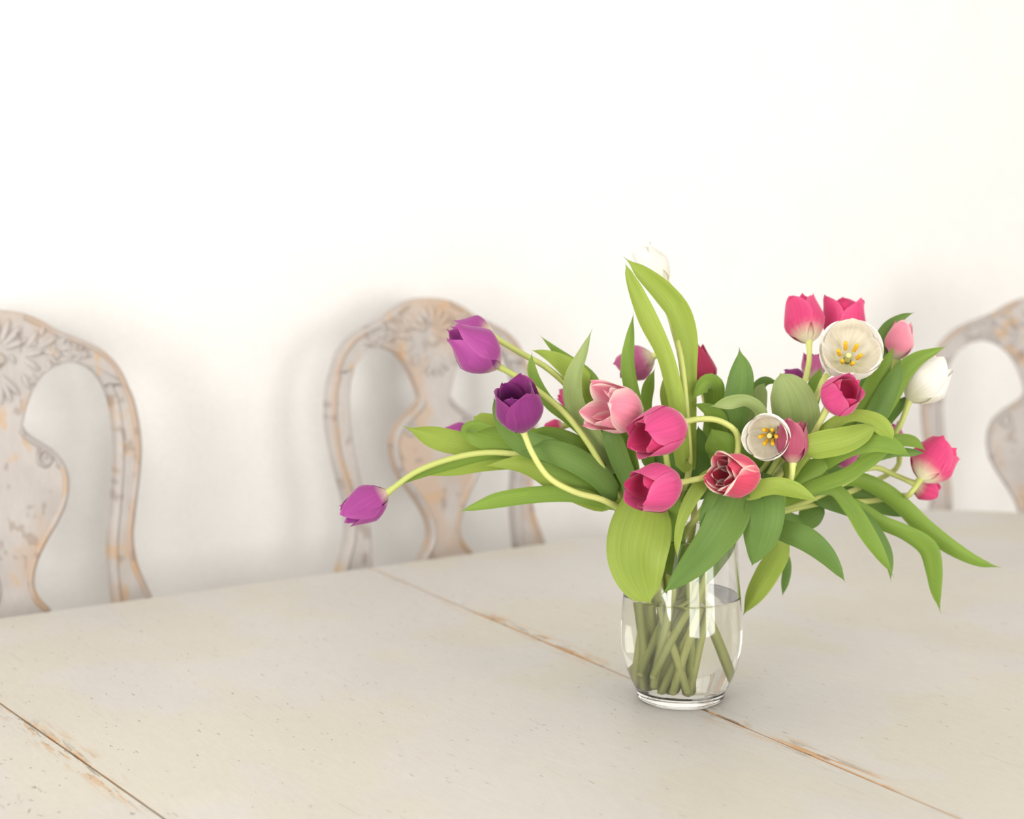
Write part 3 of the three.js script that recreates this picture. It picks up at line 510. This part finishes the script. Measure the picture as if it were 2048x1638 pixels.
leaf('m', 0.3, 0.2, [[1410, 930, 0.02, 18], [1424, 850, 0.02, 17], [1428, 800, 0.01, 20], [1424, 772, 0.0, 24], [1410, 768, -0.02, 18], [1395, 785, -0.03, 8], [1386, 800, -0.035, 0]]);
leaf('m', 0.2, 0.2, [[1418, 900, 0.05, 10], [1428, 800, 0.05, 12], [1424, 740, 0.05, 0]]);
leaf('g', 0.3, -0.2, [[1450, 920, -0.01, 24], [1468, 840, -0.01, 26], [1478, 785, -0.01, 28], [1483, 740, -0.01, 22], [1478, 692, -0.01, 0]]);
leaf('p', 0.25, 0.2, [[1520, 880, -0.03, 10], [1522, 825, -0.04, 13], [1495, 802, -0.05, 12], [1455, 806, -0.06, 13], [1418, 814, -0.06, 0]]);
leaf('m', 0.3, -0.3, [[1455, 880, -0.01, 12], [1440, 835, -0.02, 13], [1415, 818, -0.03, 12], [1384, 806, -0.03, 0]]);
leaf('g', 0.3, 0.2, [[1500, 860, 0.03, 14], [1508, 790, 0.03, 14], [1530, 762, 0.03, 10], [1562, 768, 0.03, 0]]);
leaf('p', 0.2, 0.3, [[1505, 890, 0.01, 18], [1516, 820, 0.01, 17], [1522, 780, 0.01, 13], [1530, 765, 0.01, 0]]);
leaf('p', 0.25, 0.15, [[1555, 940, 0.0, 28], [1592, 870, -0.01, 40], [1592, 825, -0.02, 47], [1578, 782, -0.02, 40], [1566, 758, -0.02, 22], [1560, 745, -0.02, 0]]);
leaf('m', 0.2, 0.2, [[1590, 880, 0.03, 16], [1618, 810, 0.03, 18], [1632, 765, 0.03, 14], [1644, 732, 0.03, 0]]);
// --- spray at the far side
leaf('g', 0.3, 0.2, [[1700, 860, 0.05, 16], [1740, 760, 0.06, 18], [1760, 695, 0.06, 18], [1778, 655, 0.06, 14], [1805, 634, 0.06, 7], [1831, 624, 0.06, 0]]);
leaf('m', 0.3, -0.25, [[1720, 880, 0.03, 16], [1775, 800, 0.03, 20], [1805, 745, 0.03, 20], [1835, 718, 0.03, 15], [1865, 704, 0.03, 8], [1895, 692, 0.03, 0]]);
leaf('g', 0.3, -0.25, [[1690, 910, 0.01, 18], [1748, 835, 0.01, 22], [1772, 790, 0.01, 21], [1790, 752, 0.01, 15], [1803, 712, 0.01, 0]]);
leaf('m', 0.3, 0.25, [[1670, 890, 0.02, 16], [1728, 808, 0.02, 18], [1748, 768, 0.02, 19], [1770, 730, 0.02, 13], [1791, 688, 0.02, 0]]);
leaf('g', 0.2, 0.3, [[1720, 910, 0.06, 10], [1776, 836, 0.06, 13], [1797, 811, 0.06, 12], [1820, 788, 0.06, 0]]);
leaf('y', 0.2, 0.35, [[1590, 930, -0.03, 14], [1655, 858, -0.045, 14], [1692, 834, -0.05, 12], [1725, 832, -0.055, 13], [1756, 846, -0.06, 18], [1776, 866, -0.06, 14], [1786, 886, -0.06, 0]]);
leaf('y', 0.25, -0.1, [[1570, 955, -0.04, 14], [1606, 900, -0.07, 22], [1640, 890, -0.08, 28], [1690, 880, -0.08, 27], [1730, 864, -0.07, 18], [1756, 850, -0.06, 0]]);
leaf('m', 0.25, 0.2, [[1640, 940, -0.02, 12], [1700, 898, -0.05, 16], [1752, 884, -0.06, 20], [1790, 894, -0.06, 15], [1824, 914, -0.06, 0]]);
leaf('m', 0.25, -0.3, [[1690, 935, 0.02, 12], [1760, 890, 0.02, 13], [1800, 880, 0.02, 13], [1828, 884, 0.02, 11], [1853, 903, 0.02, 0]]);
leaf('g', 0.2, 0.3, [[1720, 930, 0.03, 8], [1790, 905, 0.03, 9], [1825, 905, 0.03, 8], [1852, 906, 0.03, 0]]);
leaf('m', 0.2, 0.3, [[1570, 1000, -0.03, 14], [1615, 978, -0.04, 14], [1690, 952, -0.04, 15], [1745, 918, -0.04, 13], [1786, 902, -0.04, 0]]);
leaf('m', 0.3, 0.2, [[1550, 1000, -0.02, 18], [1590, 966, -0.03, 20], [1632, 935, -0.03, 20], [1676, 922, -0.03, 0]]);
leaf('g', 0.3, -0.3, [[1560, 985, 0.0, 22], [1620, 950, 0.0, 26], [1680, 930, 0.0, 24], [1740, 920, 0.0, 0]]);
leaf('y', 0.25, 0.2, [[1500, 985, -0.09, 16], [1545, 972, -0.10, 18], [1585, 978, -0.10, 17], [1612, 990, -0.10, 10], [1638, 1003, -0.10, 0]]);
leaf('g', 0.2, 0.1, [[1570, 1030, 0.03, 12], [1598, 1046, 0.04, 18], [1622, 1032, 0.04, 24], [1640, 1018, 0.04, 14], [1649, 1010, 0.04, 0]]);
leaf('g', 0.3, -0.2, [[1520, 1040, -0.02, 18], [1565, 1060, -0.04, 22], [1612, 1078, -0.05, 25], [1650, 1108, -0.05, 20], [1674, 1138, -0.05, 11], [1692, 1166, -0.05, 0]]);
leaf('y', 0.1, 0.15, [[1545, 1060, 0.02, 20], [1558, 1100, 0.02, 22], [1534, 1148, 0.02, 24], [1508, 1192, 0.02, 18], [1484, 1234, 0.02, 0]], 0.35);
leaf('g', 0.2, 0.2, [[1560, 1080, 0.06, 9], [1574, 1130, 0.06, 9], [1570, 1165, 0.06, 8], [1564, 1195, 0.06, 0]]);
leaf('m', 0.25, -0.3, [[1600, 985, -0.01, 12], [1665, 978, -0.01, 14], [1700, 1012, -0.01, 16], [1732, 1063, -0.01, 17], [1759, 1106, -0.01, 12], [1789, 1156, -0.01, 0]]);
leaf('g', 0.2, 0.3, [[1640, 1000, 0.02, 12], [1720, 1030, 0.02, 14], [1766, 1085, 0.02, 11], [1778, 1120, 0.02, 9], [1782, 1166, 0.02, 0]]);
leaf('m', 0.3, 0.3, [[1610, 995, 0.03, 12], [1700, 1010, 0.03, 16], [1764, 1045, 0.03, 15], [1813, 1066, 0.03, 16], [1856, 1096, 0.03, 20], [1868, 1140, 0.03, 17], [1872, 1182, 0.03, 11], [1882, 1230, 0.03, 0]]);
leaf('m', 0.3, -0.25, [[1630, 975, 0.05, 12], [1710, 958, 0.06, 15], [1764, 980, 0.06, 18], [1808, 1014, 0.06, 18], [1850, 1056, 0.06, 19], [1911, 1100, 0.06, 15], [1960, 1125, 0.06, 9], [2006, 1136, 0.06, 0]]);
leaf('g', 0.3, 0.1, [[1600, 985, 0.08, 14], [1675, 978, 0.09, 20], [1728, 990, 0.09, 25], [1776, 1012, 0.09, 20], [1825, 1040, 0.09, 0]]);
// --- leaves hanging over the rim
leaf('y', -0.3, 0.1, [[1318, 985, -0.05, 30], [1298, 1010, -0.075, 50], [1282, 1060, -0.09, 64], [1274, 1110, -0.095, 62], [1280, 1155, -0.095, 50], [1292, 1188, -0.092, 30], [1302, 1208, -0.09, 0]]);
leaf('y', 0.2, 0.4, [[1420, 950, -0.075, 12], [1400, 972, -0.09, 15], [1378, 1006, -0.095, 14], [1362, 1045, -0.10, 10], [1355, 1085, -0.10, 7], [1355, 1120, -0.10, 0]]);
leaf('g', 0.2, -0.3, [[1440, 960, -0.07, 12], [1424, 990, -0.085, 12], [1408, 1025, -0.09, 9], [1398, 1060, -0.09, 0]]);
leaf('g', -0.3, 0.15, [[1478, 968, -0.06, 26], [1466, 1010, -0.085, 40], [1450, 1045, -0.095, 42], [1425, 1083, -0.10, 36], [1395, 1120, -0.10, 30], [1357, 1158, -0.098, 17], [1322, 1190, -0.095, 0]]);
leaf('g', 0.3, -0.2, [[1520, 965, -0.05, 26], [1530, 1000, -0.075, 38], [1528, 1040, -0.085, 40], [1520, 1080, -0.085, 34], [1510, 1112, -0.085, 16], [1503, 1134, -0.085, 0]]);
leaf('m', 0.25, 0.2, [[1455, 960, -0.03, 26], [1448, 905, -0.04, 32], [1435, 880, -0.045, 28], [1422, 855, -0.045, 0]]);
leaf('g', 0.25, -0.3, [[1400, 980, -0.01, 20], [1402, 920, -0.01, 24], [1400, 880, -0.01, 18], [1396, 850, -0.01, 0]]);
leaf('g', 0.25, 0.3, [[1370, 1000, 0.0, 22], [1345, 940, 0.0, 26], [1320, 895, 0.0, 20], [1300, 870, 0.0, 0]]);
leaf('m', 0.25, -0.2, [[1500, 1000, 0.02, 22], [1520, 950, 0.02, 30], [1490, 890, 0.02, 26], [1470, 850, 0.02, 0]]);
leaf('g', 0.25, 0.2, [[1440, 1010, 0.0, 24], [1480, 970, 0.0, 30], [1540, 940, 0.0, 26], [1590, 930, 0.0, 0]]);
leaf('g', 0.2, 0.2, [[1290, 1010, 0.02, 20], [1250, 975, 0.02, 24], [1200, 955, 0.02, 20], [1160, 940, 0.02, 0]]);
leaf('m', 0.2, 0.2, [[1345, 1150, -0.05, 14], [1350, 1110, -0.055, 22], [1345, 1060, -0.055, 24], [1350, 1010, -0.06, 16], [1358, 980, -0.06, 0]], 0, 0);
leaf('m', 0.2, -0.2, [[1400, 1160, -0.02, 14], [1430, 1120, -0.02, 20], [1455, 1080, -0.015, 18], [1470, 1030, -0.01, 0]], 0, 0);

renderer.render(scene, camera);
